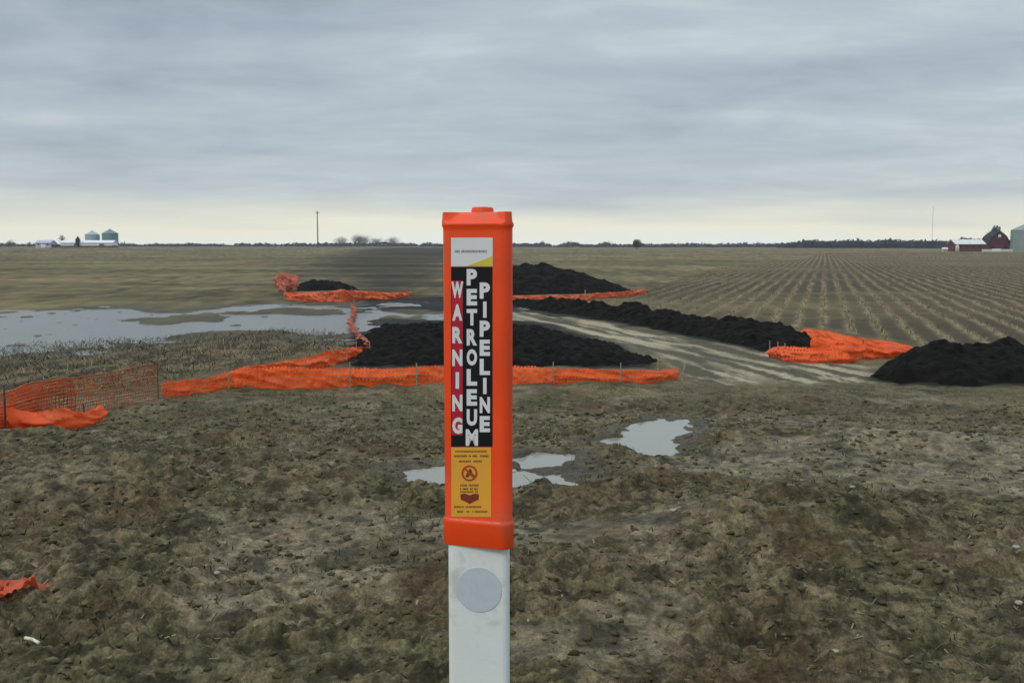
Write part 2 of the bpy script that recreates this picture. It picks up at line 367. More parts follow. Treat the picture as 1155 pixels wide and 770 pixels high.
colr = lerp(colr, wetc+0*colr, pw*.8*(1-MK['black']))
wet = np.clip(.25*NEAR+.5*pw+.35*MK['track']+.4*NEAR*sst(.2, .8, SMO), 0, 1)
for P, lv in PUD:
    s = sdf(P, X, Y); k = sst(-.5, 0, s); colr = lerp(colr, C(.055, .048, .036)+0*colr, k*.7); wet = np.maximum(wet, k)
nr, na = D.shape
idx = np.arange(nr*na).reshape(nr, na)
F = np.stack([idx[:-1, :-1], idx[:-1, 1:], idx[1:, 1:], idx[1:, :-1]], -1).reshape(-1, 4)[:, ::-1]
V = np.stack([X, Y, Z], -1).reshape(-1, 3)
V = np.vstack([V, [[0, 0, float(Z[0].mean())]]]); ci = len(V)-1
colr = colr*C(1.05, .955, .75)
colv = np.vstack([colr.reshape(-1, 3), [[.07, .06, .04]]]); wetv = np.append(wet.reshape(-1), .2)
Fc = np.stack([idx[0, :-1], idx[0, 1:], np.full(na-1, ci), np.full(na-1, ci)], -1)
g = npmesh('ground', V, F, M_GROUND, smooth=True, colors=np.clip(colv, .004, .8), wet=wetv)
tag(g, 'muddy field ground running flat to the horizon', kind='structure')

# water sheets
def water(name, P, z, m, grow, label):
    c = P.mean(0); Q = c+(P-c)*grow; mb = MB(); mb.add([(q[0], q[1], z) for q in Q], [tuple(range(len(Q)))])
    me = mb.build(name, m); 
    if me.data.polygons[0].normal.z < 0: me.data.flip_normals()
    return tag(me, label, kind='structure')
M_POND = water_mat('murky_pond_water', (.13, .135, .12), .26, .9); M_PUD = water_mat('puddle_water', (.25, .245, .20), .06, .14)
water('pond_water', poly([(-230, 350), (0, 349), (200, 340), (515, 335), (515, 366), (400, 382), (240, 392), (0, 409), (-230, 412)]), FIELD-.045, M_POND, 1.0, 'grey shallow floodwater lying in the field on the left')
water('puddle', poly([(448, 534), (466, 525), (560, 508), (655, 508), (664, 530), (662, 552), (560, 554), (465, 552)], -.10), -.10, M_PUD, 1.0, 'shallow pale puddle in the mud just behind the post, broken by mud bars')
water('puddle', PUD[2][0], -.22, M_PUD, 1.03, 'pale puddle in the mud farther back, right of the post')

# ------------------------------------------------------------ soil heaps
def heap(label, px, H, slope, seed, step=.045, zb=FIELD, name='soil_heap', rough=1.0, wid=.0):
    P = poly(px, zb); x0, y0 = P.min(0)-.4; x1, y1 = P.max(0)+.4
    nx = int((x1-x0)/step); ny = int((y1-y0)/step)
    gx, gy = np.meshgrid(np.linspace(x0, x1, nx), np.linspace(y0, y1, ny), indexing='ij')
    s = sdf(P, gx, gy)+.25*fbm(gx, gy, 1.4, 3, seed)
    t = np.clip(s*slope/H, 0, 1.6); prof = H*(1-np.exp(-1.6*t))/(1-math.exp(-2.56))*(.86+.28*fbm(gx, gy, 1.8, 2, seed+9))
    lmp = .11*np.abs(fbm(gx, gy, .45, 3, seed+3))+.055*np.abs(pn(gx/.19, gy/.19, seed+4))+.12*fbm(gx, gy, 1.0, 2, seed+5)*np.clip(s*1.5, 0, 1)
    z = base_h(gx, gy)-.04+np.where(s > 0, prof+lmp*rough*np.clip(s*4, .15, 1), s*.6)
    keep = s > -.35
    id_ = np.arange(nx*ny).reshape(nx, ny)
    F = np.stack([id_[:-1, :-1], id_[1:, :-1], id_[1:, 1:], id_[:-1, 1:]], -1)
    k = keep[:-1, :-1] & keep[1:, :-1] & keep[1:, 1:] & keep[:-1, 1:]
    F = F[k]; used = np.unique(F); rem = np.full(nx*ny, -1); rem[used] = np.arange(len(used))
    V = np.stack([gx, gy, z], -1).reshape(-1, 3)[used]
    c = Vector(V.mean(0)); c.z = V[:, 2].min(); V = V-np.array(c)
    o = npmesh(name, V, rem[F], M_SOIL, smooth=True); o.location = c
    return tag(o, label, 'soil heap', 'black topsoil heaps along the pipeline trench')
heap('rounded black soil mound at the far right edge, nearest to the camera', [(968, 425), (1010, 431), (1100, 433), (1170, 432), (1215, 424), (1190, 408), (1120, 402), (1030, 410)], .62, .60, 500)
heap('long black soil ridge running diagonally beside the muddy haul track', [(570, 343), (600, 350), (660, 357), (730, 368), (800, 383), (860, 396), (915, 398), (932, 389), (900, 378), (830, 372), (740, 358), (650, 347), (600, 342)], .50, .45, 520)
heap('low flat black soil spread behind the orange fence crossing the middle', [(402, 412), (560, 413), (742, 413), (748, 409), (690, 390), (620, 374), (560, 368), (420, 370), (398, 386)], .23, .26, 540)
heap('tall distant black soil heap behind the post and far right fence', [(512, 333), (600, 333), (718, 330), (690, 322), (620, 313), (570, 309), (535, 318)], 2.0, .26, 560, .14)
heap('small dark soil heap far off behind the left orange fence strip', [(332, 328), (405, 329), (395, 322), (340, 320)], .30, .3, 580, .1)

# ------------------------------------------------------------ orange safety fence
ORANGE = np.array([.92, .115, .016]); PINK = np.array([.62, .19, .12])
def ptz(px, by, ty, z0=None):                           # foot point on the terrain, and the height up to pixel row ty
    z = FIELD if z0 is None else z0
    for _ in range(12):
        x, y = G(px, by, z); z = .5*z+.5*float(base_h(np.array([x]), np.array([y]))[0])
    x, y = G(px, by, z); r = ray(px, ty); t = y/r[1]
    return np.array([x, y, z, max(.05, EYE+r[2]*t-z)])
def resample(K, step):
    seg = np.r_[0, np.cumsum(np.hypot(np.diff(K[:, 0]), np.diff(K[:, 1])))]
    n = max(3, int(seg[-1]/step)); u = np.linspace(0, seg[-1], n)
    return np.stack([np.interp(u, seg, K[:, i]) for i in range(K.shape[1])], 1), u
def fabric(name, tri, seed, parent=None, col=ORANGE, amp=.045, lean=.05, step=.022, rows=18, dirty=.25, holes=True):
    K = np.array([ptz(*t) for t in tri]); P, u = resample(K, step); n = len(P)
    T = np.gradient(P[:, :2], axis=0); T /= np.linalg.norm(T, axis=1)[:, None]+1e-9; Nn = np.stack([-T[:, 1], T[:, 0]], 1)
    v = np.linspace(0, 1, rows); U, W = np.meshgrid(u, v, indexing='ij')
    h = P[:, 3:4]*(1+.09*pn(u/.9, u*0+seed, seed)[:, None]+.035*pn(u/.14, u*0+seed, seed+1)[:, None])
    gz = base_h(P[:, 0], P[:, 1])[:, None]
    fold = amp*(pn(U/.8+W*.6, W*2.6+seed, seed+2)+.5*pn(U/.22+W, W*2.2, seed+3)+.28*pn(U/.05, W*5, seed+4)+.5*(1-3*np.abs(pn(U/.45+W*1.2, W*1.7, seed+11)))+.16*(1-3*np.abs(pn(U/.10-W*.5, W*1.1, seed+12))))
    belly = lean*np.sin(np.pi*W)*(.6+.8*pn(U/1.1, W*0+3, seed+5))
    o = (fold*(.35+.65*np.sin(np.pi*np.clip(W*.9+.1, 0, 1)))+belly-lean*.4*W)
    zz = gz-.03+h*(W**1.0)+.025*pn(U/.2, W*4, seed+6)*W
    Vx = P[:, 0:1]+Nn[:, 0:1]*-o; Vy = P[:, 1:2]+Nn[:, 1:2]*-o
    V = np.stack([Vx, Vy, zz], -1); id_ = np.arange(n*rows).reshape(n, rows)
    F = np.stack([id_[:-1, :-1], id_[1:, :-1], id_[1:, 1:], id_[:-1, 1:]], -1).reshape(-1, 4)
    I_, J_ = np.meshgrid(np.arange(n-1), np.arange(rows-1), indexing='ij'); F = F.reshape(n-1, rows-1, 4)[~((I_ % 3 == 1) & (J_ % 3 == 1) & (J_ > 1) & holes)]
    dn = sst(.0, .5, fbm(U, W*.6, .35, 3, seed+7)+.5*(1-W)-.25)
    c = col[None, None, :]*(1+.25*pn(U/.25, W*2, seed+8)+.16*pn(U/.06, W*9, seed+18))[..., None]
    c = c*(1-dirty*dn)[..., None]+np.array([.12, .085, .05])[None, None]*(dirty*dn)[..., None]
    org = P[n//2, :3].copy()
    if parent is None: V2 = V
    Vl = V.reshape(-1, 3)-(np.array(parent.location) if parent else 0)
    return npmesh(name, Vl, F, M_NET, parent, smooth=True, colors=np.clip(c, 0, .9).reshape(-1, 3))
def netting(name, tri, parent, s0=.0055, s1=.003, cell=.05, seed=0, col0=ORANGE, col1=np.array([.48, .17, .06])):
    K = np.array([ptz(*t) for t in tri]); P, u = resample(K, cell); n = len(P); rows = 13
    T = np.gradient(P[:, :2], axis=0); T /= np.linalg.norm(T, axis=1)[:, None]; Nn = np.stack([-T[:, 1], T[:, 0]], 1)
    V = []; F = []; Cc = []
    def pos(i, j):
        w = j/(rows-1); q = float(pn(np.array([u[i]/.6]), np.array([w*2.+seed]), seed)[0])
        o = .07*q+.05*math.sin(math.pi*w)+.02*float(pn(np.array([u[i]/.15]), np.array([w*5]), seed+1)[0])
        sag = 1-.12*abs(math.sin(u[i]*1.3+seed))*w
        return np.array([P[i, 0]-Nn[i, 0]*o, P[i, 1]-Nn[i, 1]*o, float(P[i, 2])-.02+P[i, 3]*w*sag+.02*q])-np.array(parent.location)
    grid = [[pos(i, j) for j in range(rows)] for i in range(n)]
    def strip(a, b, wd, nrm, c):
        d = b-a; d = d/(np.linalg.norm(d)+1e-9); s = np.cross(d, nrm); s = s/(np.linalg.norm(s)+1e-9)*wd/2; k = nrm*wd*.25
        base = len(V); V.extend([a-s-k, a+s-k, b+s-k, b-s-k, a-s+k, a+s+k, b+s+k, b-s+k]); Cc.extend([c]*8)
        F.extend([(base, base+1, base+2, base+3), (base+7, base+6, base+5, base+4), (base, base+3, base+7, base+4), (base+1, base+5, base+6, base+2)])
    for i in range(n):
        t = i/(n-1); wd = s0*(1-t)+s1*t; nrm = np.array([Nn[i, 0], Nn[i, 1], 0]); c = col0*(1-t)**1.2+col1*(1-(1-t)**1.2)
        for j in range(rows):
            if j < rows-1: strip(grid[i][j], grid[i][j+1], wd, nrm, c)
            if i < n-1: strip(grid[i][j], grid[i+1][j], wd*(1.8 if j % 4 == 0 else 1.2), nrm, c)
    return npmesh(name, V, F, M_NET, parent, colors=np.array(Cc))
M_STAKE = simple('weathered_stake_wood', (.27, .22, .15), .85, .25, 20, .3, 80)
M_STEEL = simple('rusty_stake_steel', (.10, .06, .045), .7, .3, 30)
def stake(px, by, ty, parent, m=None, r=.012, lean=(0, 0)):
    p = ptz(px, by, ty); mb = MB(); c = np.array(parent.location)
    a = p[:3]-c-np.array([0, 0, .1]); b = p[:3]-c+np.array([lean[0], lean[1], p[3]])
    mb.tube(a, b, r, r*.92, 6); return mb.build('stake', m or M_STAKE, parent)
def fence(label, tris, seed, stakes=(), col=ORANGE, amp=.04, lean=.05, dirty=.15, name='safety_fence', grp='orange safety fence runs around the pipeline works', cat='safety fence'):
    p = ptz(*tris[0][len(tris[0])//2]); e = empty(name, (p[0], p[1], p[2]), label=label, cat=cat, group=grp)
    for k, t in enumerate(tris): fabric('netting', t, seed+17*k, e, col, amp, lean, dirty=dirty)
    for s in stakes: stake(*s[:3], e, *s[3:])
    return e
F2 = [(182, 450, 430), (196, 448, 427), (212, 447, 425), (240, 441, 424), (262, 438, 415), (300, 437, 413), (345, 437, 412), (400, 436, 413), (450, 435, 413), (500, 434, 411),
      (580, 432, 411), (612, 434, 413), (640, 433, 412), (700, 433, 416), (735, 431, 415), (765, 428, 413)]
fence('long sagging orange fence crossing the picture behind the post', [F2], 700,
      [(180, 452, 424, M_STAKE), (258, 440, 412, M_STAKE), (395, 437, 408, M_STAKE), (470, 436, 409), (624, 434, 408, M_STAKE), (700, 434, 409), (741, 427, 401, M_STAKE, .02, (.03, 0)), (768, 430, 408, M_STAKE, .02, (.08, 0))])
fence('orange fence branch leading back from the long fence toward the pond corner', [[(266, 436, 414), (300, 424, 408), (345, 417, 402), (375, 412, 393), (396, 403, 390), (417, 398, 389)]], 730,
      [(345, 418, 398), (417, 399, 386)], amp=.10)
fence('faded pink fence strip zigzagging past the pond edge', [[(418, 397, 388), (413, 390, 381), (404, 383, 374), (399, 374, 364), (393, 368, 358), (397, 360, 353), (401, 352, 345), (396, 346, 341)]], 750,
      [(402, 398, 385), (396, 370, 355), (400, 347, 338)], col=PINK, amp=.10, dirty=.2)
fence('distant orange fence strip left of the post beyond the pond', [[(322, 337, 329), (340, 339, 329), (365, 340, 328), (385, 340, 326), (410, 338, 327), (440, 338, 329), (463, 334, 328)]], 770,
      [(322, 337, 320, M_STAKE, .035), (397, 339, 325), (463, 334, 326)], amp=.14, col=np.array([.80, .15, .05]), dirty=.15)
fence('faded heap of bunched orange fence farthest away on the left', [[(312, 323, 309), (318, 325, 306), (330, 325, 308), (338, 326, 313)], [(314, 328, 315), (322, 330, 318), (334, 328, 318)]], 790,
      [(312, 326, 306)], col=np.array([.52, .13, .08]), amp=.16, lean=.1, dirty=.35)
fence('distant orange fence strip right of the post below the tall black heap', [[(560, 343, 333), (600, 343, 332), (640, 342, 332), (670, 338, 330), (700, 335, 328), (729, 331, 325)]], 810,
      [(660, 340, 327, M_STAKE, .03), (728, 331, 323)], amp=.12, col=np.array([.76, .14, .055]), dirty=.2)
fence('collapsed bright orange fence between the soil ridge and the right mound', [[(870, 401, 390), (885, 406, 389), (920, 408, 390), (950, 408, 388), (975, 405, 386), (1000, 403, 388), (1030, 399, 390)],
      [(905, 384, 368), (925, 389, 371), (950, 392, 376), (980, 396, 381), (1010, 398, 385), (1037, 399, 391)], [(915, 396, 378), (940, 399, 381), (975, 399, 384), (1012, 399, 388)]], 830,
      [(868, 402, 384, M_STAKE), (877, 404, 385, M_STAKE), (885, 405, 387, M_STAKE), (973, 404, 383, M_STEEL)], amp=.09, lean=.16, dirty=.06)
# near left fence: standing net with its lower edge bunched into a bright roll
p = ptz(60, 480, 440)
e = empty('safety_fence', (p[0], p[1], p[2]), label='nearest orange net fence at the left edge, see-through above a bunched bright lower band', cat='safety fence', group='orange safety fence runs around the pipeline works')
fabric('bunched_netting', [(-60, 492, 456), (-20, 489, 455), (7, 488, 456), (22, 488, 463), (45, 488, 463), (70, 483, 458), (79, 481, 455), (86, 480, 461), (98, 478, 463), (116, 472, 455)], 860, e, ORANGE*1.03, .045, .10, dirty=.03, holes=False)
netting('netting', [(-70, 496, 436), (7, 487, 437), (40, 481, 429), (75, 474, 420), (100, 468, 416), (140, 460, 412), (179, 451, 409)], e, .015, .0070, seed=5)
netting('folded_netting', [(12, 485, 441), (30, 481, 434), (60, 476, 424), (84, 473, 421)], e, .016, .009, seed=9, col1=ORANGE*.7)
stake(7, 489, 434, e, M_STEEL, .014); stake(179, 452, 409, e, M_STEEL, .012); stake(95, 476, 455, e, M_STEEL, .01); stake(-62, 497, 430, e, M_STEEL, .014)
# scrap of net on the mud, lower left
def scrap():
    z0 = .0; pts = [(-60, 650), (0, 655), (36, 659), (60, 665), (30, 673), (0, 684), (-60, 700)]
    P = np.array([G(a, b, z0) for a, b in pts]); x0, y0 = P.min(0); x1, y1 = P.max(0); st_ = .016
    gx, gy = np.meshgrid(np.arange(x0, x1, st_), np.arange(y0, y1, st_), indexing='ij'); s = sdf(P, gx, gy)+.02*fbm(gx, gy, .15, 3, 900)
    z = terrain(gx, gy)[0]+.035+.03*fbm(gx, gy, .16, 3, 901)+.02*np.abs(pn(gx/.06+gy/.3, gy/.1, 902))
    keep = s > 0; hole = ((np.indices(gx.shape)[0] % 4) < 1) & ((np.indices(gx.shape)[1] % 3) < 1)
    id_ = np.arange(gx.size).reshape(gx.shape); F = np.stack([id_[:-1, :-1], id_[1:, :-1], id_[1:, 1:], id_[:-1, 1:]], -1)
    k = keep[:-1, :-1] & keep[1:, 1:] & ~hole[:-1, :-1]; F = F[k]; used = np.unique(F); rem = np.full(gx.size, -1); rem[used] = np.arange(len(used))
    V = np.stack([gx, gy, z], -1).reshape(-1, 3)[used]; c = V.mean(0); cl = (ORANGE*.55)[None]*(1+.3*fbm(gx, gy, .1, 3, 905).reshape(-1, 1))[used]+.03
    o = npmesh('netting_scrap', V-c, rem[F], M_NET, smooth=True, colors=np.clip(cl, .02, .9)); o.location = c
    tag(o, 'crumpled scrap of orange netting lying on the mud at lower left', 'netting scrap')
scrap()

# ------------------------------------------------------------ stalks, blades, litter (uncountable)
def blades(name, x, y, z, h, wd, lean, col, label, seed, cross=False):
    r = np.random.default_rng(seed); n = len(x); th = r.uniform(0, np.pi, n); lx = r.normal(0, 1, n)*lean*h; ly = r.normal(0, 1, n)*lean*h
    dx = np.cos(th)*wd/2; dy = np.sin(th)*wd/2
    b = np.stack([x, y, z-.01], -1); t = np.stack([x+lx, y+ly, z+h], -1); s = np.stack([dx, dy, 0*dx], -1)
    s2 = np.stack([-dy, dx, 0*dx], -1)
    V = [b-s, b+s, t+s*.6, t-s*.6]
    if cross: V += [b-s2, b+s2, t+s2*.6, t-s2*.6]
    k = len(V); V = np.stack(V, 1).reshape(-1, 3); q = np.arange(n)[:, None]*k
    F = np.concatenate([q+np.array([0, 1, 2, 3])[None]]+([q+np.array([4, 5, 6, 7])[None]] if cross else []), 0)
    o = npmesh(name, V, F, M_ATTR, colors=np.repeat(col, k, 0)); return tag(o, label, kind='stuff')
def pick(P, n, seed, mask):
    r = np.random.default_rng(seed); x0, y0 = P.min(0); x1, y1 = P.max(0); xs = r.uniform(x0, x1, n); ys = r.uniform(y0, y1, n)
    k = sdf(P, xs, ys) > 0; xs, ys = xs[k], ys[k]; k = mask(xs, ys, r); return xs[k], ys[k], r
def palette(r, n, cols): 
    c = np.array(cols)[r.integers(0, len(cols), n)]; return c*r.uniform(.7, 1.3, (n, 1))
# corn rows on the right
def rows_stubble():
    r = np.random.default_rng(31); c0 = r.integers(-60, 170, 220000); al = 15+r.random(220000)**1.35*115
    c = c0*.8+r.normal(0, .07, len(al)); ca, sa = math.cos(ROWA), math.sin(ROWA)
    x = c*ca+al*sa; y = -c*sa+al*ca
    k = (sdf(ROWS, x, y) > .1) & (np.hypot(x, y) < 130) & (np.abs(np.arctan2(x, y)) < R(42)); x, y = x[k], y[k]
    k = fbm(x, y, 2.5, 3, 33) > r.uniform(-1.1, .3, len(x)); x, y = x[k], y[k]; r = np.random.default_rng(5)
    z = terrain(x, y)[0]; n = len(x); h = r.uniform(.03, .12, n)
    blades('corn_stubble', x, y, z, h, r.uniform(.008, .024, n), .9, palette(r, n, [(.26, .22, .14), (.20, .165, .105), (.32, .275, .185), (.13, .105, .065)]), 'tan cut corn stalks standing in long rows on the right field', 6, True)
rows_stubble()
def left_stubble():
    wl = FIELD-.045
    def mk(x, y, r): return (fbm(x, y, 1.6, 3, 35) > r.uniform(-1.2, .5, len(x)))
    x, y, r = pick(STUB, 15000, 36, mk); z = np.maximum(terrain(x, y)[0], wl-.02); n = len(x)
    # near the pond more stalks poke out of the shallow water
    x2, y2, r2 = pick(poly([(-180, 388), (0, 384), (150, 376), (385, 368), (390, 380), (200, 392), (0, 408), (-180, 412)]), 6000, 37, lambda a, b, q: (fbm(a/2.5, b, 1.2, 3, 39) > q.uniform(-.45, .9, len(a))))
    z2 = np.full(len(x2), wl-.02)
    x = np.r_[x, x2]; y = np.r_[y, y2]; z = np.r_[z, z2]; n = len(x)
    blades('wet_stubble', x, y, z, r.uniform(.02, .105, n), r.uniform(.010, .022, n), 1.1, palette(r, n, [(.13, .10, .06), (.06, .052, .032), (.30, .25, .16), (.19, .155, .095), (.24, .20, .13)]), 'short wet corn stubble standing along the pond edge at left', 7, True)
left_stubble()
def near_plants():
    FR = np.array([(-5.5, 2.4), (5.5, 2.4), (9.5, 17), (-9.5, 17)])
    def mk(x, y, r): return (fbm(x, y, .9, 4, 43)+.35*fbm(x, y, .25, 2, 44) > r.uniform(-.1, .9, len(x)))
    x, y, r = pick(FR, 150000, 45, mk); z, m_, s_, q_ = terrain(x, y)
    k = np.array([True]*len(x))
    for P, lv in PUD: k &= ~((sdf(P, x, y) > -.05) & (z < lv+.02))
    x, y, z = x[k], y[k], z[k]; n = len(x)
    blades('short_grass', x, y, z, r.uniform(.008, .034, n), r.uniform(.004, .010, n), 1.0, palette(r, n, [(.055, .065, .025), (.08, .085, .035), (.035, .042, .018), (.13, .12, .06)]), 'sparse short olive weeds growing through the trodden mud', 8)
    x, y, r = pick(FR, 20000, 46, lambda a, b, q: fbm(a, b, 1.6, 3, 47) > q.uniform(-.8, .6, len(a))); z = terrain(x, y)[0]; n = len(x); 
    k = np.array([True]*n)
    for P, lv in PUD: k &= ~(sdf(P, x, y) > -.05)
    x, y, z = x[k], y[k], z[k]; n = len(x)
    th = r.uniform(0, np.pi, n); ln = r.uniform(.01, .045, n); wd = r.uniform(.003, .009, n)
    a = np.stack([np.cos(th)*ln/2, np.sin(th)*ln/2, r.normal(0, .006, n)], -1); s = np.stack([-np.sin(th)*wd/2, np.cos(th)*wd/2, 0*th], -1); c = np.stack([x, y, z+.008], -1)
    V = np.stack([c-a-s, c-a+s, c+a+s, c+a-s], 1).reshape(-1, 3); F = np.arange(4*n).reshape(n, 4)
    o = npmesh('straw_litter', V, F, M_ATTR, colors=np.repeat(palette(r, n, [(.18, .15, .09), (.11, .09, .05), (.04, .03, .02), (.26, .23, .15)]), 4, 0)); tag(o, 'bits of straw and husk trodden into the mud', kind='stuff')
near_plants()
def clods():
    r = np.random.default_rng(51); n = 26000; y = 2.6+13*r.random(n)**1.15; x = r.uniform(-.62, .62, n)*y; s = (.0025+.011*r.random(n)**3)*(1+.09*y)
    k = fbm(x, y, .9, 3, 52) > r.uniform(-1.0, .7, n); x, y, s = x[k], y[k], s[k]; z = terrain(x, y)[0]; n = len(x)
    k = np.ones(n, bool)
    for P, lv in PUD: k &= ~(sdf(P, x, y) > -.03)
    x, y, s, z = x[k], y[k], s[k], z[k]; n = len(x)
    t = (1+5**.5)/2; ico = np.array([(-1, t, 0), (1, t, 0), (-1, -t, 0), (1, -t, 0), (0, -1, t), (0, 1, t), (0, -1, -t), (0, 1, -t), (t, 0, -1), (t, 0, 1), (-t, 0, -1), (-t, 0, 1)])/1.9
    fi = np.array([(0, 11, 5), (0, 5, 1), (0, 1, 7), (0, 7, 10), (0, 10, 11), (1, 5, 9), (5, 11, 4), (11, 10, 2), (10, 7, 6), (7, 1, 8), (3, 9, 4), (3, 4, 2), (3, 2, 6), (3, 6, 8), (3, 8, 9), (4, 9, 5), (2, 4, 11), (6, 2, 10), (8, 6, 7), (9, 8, 1)])
    V = ico[None]*s[:, None, None]*r.uniform(.35, 1.6, (n, 12, 1))*np.array([1.3, 1.1, .6]); V += np.stack([x, y, z+s*.2], -1)[:, None]
    F = (fi[None]+np.arange(n)[:, None, None]*12).reshape(-1, 3)
    o = npmesh('soil_clods', V.reshape(-1, 3), F, M_ATTR, smooth=False, colors=np.repeat(palette(r, n, [(.090, .072, .036), (.115, .095, .052), (.055, .043, .022), (.065, .064, .026)]), 12, 0)); tag(o, 'small crumbled soil clods scattered over the mud', kind='stuff')
clods()
# pale stones and the white stick
M_STONE = simple('pale_stone', (.30, .28, .23), .8, .2, 30, .2, 60)
def stone(px, py, s, label, seed):
    z = 0.
    for _ in range(8): x, y = G(px, py, z); z = hz(x, y)
    rr = random.Random(seed); mb = MB(); prof = []
    vs = []; n = 9
    for j in range(6):
        ph = math.pi*j/5
        for i in range(n):
            t = 2*math.pi*i/n; q = s*(1+.22*rr.uniform(-1, 1)); vs.append((q*math.sin(ph)*math.cos(t)*1.25, q*math.sin(ph)*math.sin(t), q*math.cos(ph)*.62))
    fs = [(j*n+i, (j+1)*n+i, (j+1)*n+(i+1) % n, j*n+(i+1) % n) for j in range(5) for i in range(n)]
    mb.add(vs, fs); o = mb.build('stone', M_STONE, smooth=True); o.location = (x, y, z+s*.3); tag(o, label, 'stone', 'pale stones on the mud')
stone(245, 649, .015, 'pale stone on the mud left of the post, beside a smooth patch', 1)
stone(1149, 682, .017, 'pale stone at the right edge, the lower of two there', 2)
stone(1146, 622, .017, 'pale stone at the right edge, the upper of two there', 3)
stone(961, 564, .016, 'pale stone lying on top of the low mud mound', 4)
stone(760, 576, .018, 'pale stone in the mud right of the post, nearest it', 5)
stone(942, 735, .013, 'small pale stone near the bottom edge on the right', 6)
z = 0.
for _ in range(8): x, y = G(36, 715, z); z = hz(x, y)
mb = MB(); mb.tube((-.042, .028, 0), (0, 0, .006), .0075, .007, 8); mb.tube((0, 0, .006), (.044, -.034, .004), .007, .0065, 8)
o = mb.build('stick', simple('bleached_stick', (.62, .6, .48), .7, .15, 40), smooth=True); o.location = (x, y, z+.025); tag(o, 'short bleached white stick lying on the mud at lower left', 'stick')

# ------------------------------------------------------------ far trees and treeline
M_BARK = simple('grey_bark', (.075, .068, .06), .9, .3, 3); M_TWIG = simple('bare_twigs', (.07, .068, .06), .9, .3, 2); M_EVER = simple('dark_evergreen', (.022, .032, .02), .9, .4, 2)
FAR = {}
def far_pt(px, D): 
    x = (px-577.5)/FPX*D*math.cos(PITCH); y = D; return x, y, float(base_h(np.array([x]), np.array([y]))[0])
def bare_tree(px, D, H, W, label, seed, group='bare trees along the horizon', dens=1.0, leafy=None, name='bare_tree'):
    x, y, z = far_pt(px, D); rr = random.Random(seed); e = empty(name, (x, y, z), label=label, cat='tree', group=group)
    tk = MB(); tw = MB(); tk.tube((0, 0, -.3), (rr.uniform(-.2, .2), 0, H*.45), H*.03+.06, H*.016+.03, 7)
    def br(p, d, l, r, k):
        q = p+d*l; (tk if k < 2 else tw).tube(p, q, r, r*.6, 5 if k < 2 else 3, False)
        if k >= 4: return
        for _ in range(3 if k else 2):
            v = Vector((rr.gauss(0, 1), rr.gauss(0, 1), rr.gauss(.25, .7))).normalized(); dd = (d*.75+v*.75).normalized(); br(p+d*l*rr.uniform(.5, 1), dd, l*rr.uniform(.6, .8), r*.6, k+1)
    for i in range(7):
        t = i/7*2*math.pi+rr.uniform(-.3, .3); d = Vector((math.cos(t)*W/H*1.1, math.sin(t)*W/H*1.1, .75+.4*rr.random())).normalized()
        br(Vector((0, 0, H*rr.uniform(.22, .45))), d, H*.24, H*.012+.02, 1)
    tk.build('trunk', M_BARK, e)
    for _ in range(int(420*dens)):                      # fine twig clusters through the crown
        ph = rr.uniform(0, 2*math.pi); u = rr.uniform(-1, 1); q = rr.random()**.4; s = math.sqrt(1-u*u)
        c = Vector((W/2*s*q*math.cos(ph)*(1+.25*math.sin(3*ph+seed)), W/2*s*q*math.sin(ph), H*.54+H*.40*u*q*(1+.2*math.sin(2*ph+seed)))); l = H*rr.uniform(.03, .07)
        d = Vector((rr.gauss(0, 1), rr.gauss(0, 1), rr.gauss(.3, .8))).normalized()
        if leafy:
            o2 = d.orthogonal().normalized()*l*.7; tw.add([c-o2, c+d*l, c+o2, c-d*l*.6], [(0, 1, 2, 3)])
        else: tw.tube(c, c+d*l*1.5, .05, .02, 3, False)
    tw.build('crown', leafy or M_TWIG, e); return e
for i, (px, D, H, W, lb, dn) in enumerate([
    (12, 620, 4.5, 4.5, 'small round bare tree nearest the left edge', 1.2), (33, 640, 3.6, 2.0, 'thin bare sapling beside the low lilac barn', .4), (70, 640, 8.0, 2.2, 'slender tall bare tree left of the long white shed', .35),
    (385, 900, 7.0, 8.5, 'bare tree in the centre-left clump, leftmost of the five', 1.6), (404, 900, 8.6, 9.0, 'tallest rounded bare tree in the centre-left clump', 1.8), (411, 910, 8.0, 9.5, 'bare tree just right of the tallest in the centre-left clump', 1.6), (425, 920, 6.4, 8.0, 'low bare tree in the middle of the centre-left clump', 1.6),
    (443, 900, 6.8, 8.5, 'bare tree in the centre-left clump, rightmost of the five', 1.6), (612, 900, 6.0, 5.0, 'thin bare tree on the horizon just right of the post', .5), (640, 950, 6.0, 7.0, 'thin bare tree between the post and the lone dark tree', .5)]):
    bare_tree(px, D, H*(1.4 if 380 < px < 450 else 1.15), W*(1.6 if 380 < px < 450 else 1), lb, 40+i, dens=dn*(2.2 if px > 380 else 1))
bare_tree(718, 620, 6.4, 5.0, 'lone dark bushy tree standing on the horizon right of the post', 90, 'lone trees', 3.0, M_EVER, 'dark_tree')
bare_tree(1122, 475, 12.2, 4.6, 'grey-green tree rising behind the red barn roof', 91, 'lone trees', 3.0, simple('grey_green_leaves', (.06, .075, .055), .9, .3, 2), 'barn_tree')
bare_tree(88, 600, 7.0, 2.4, 'small dark tree standing left of the blue-grey bin', 92, 'lone trees', 2.0, M_EVER, 'dark_tree')
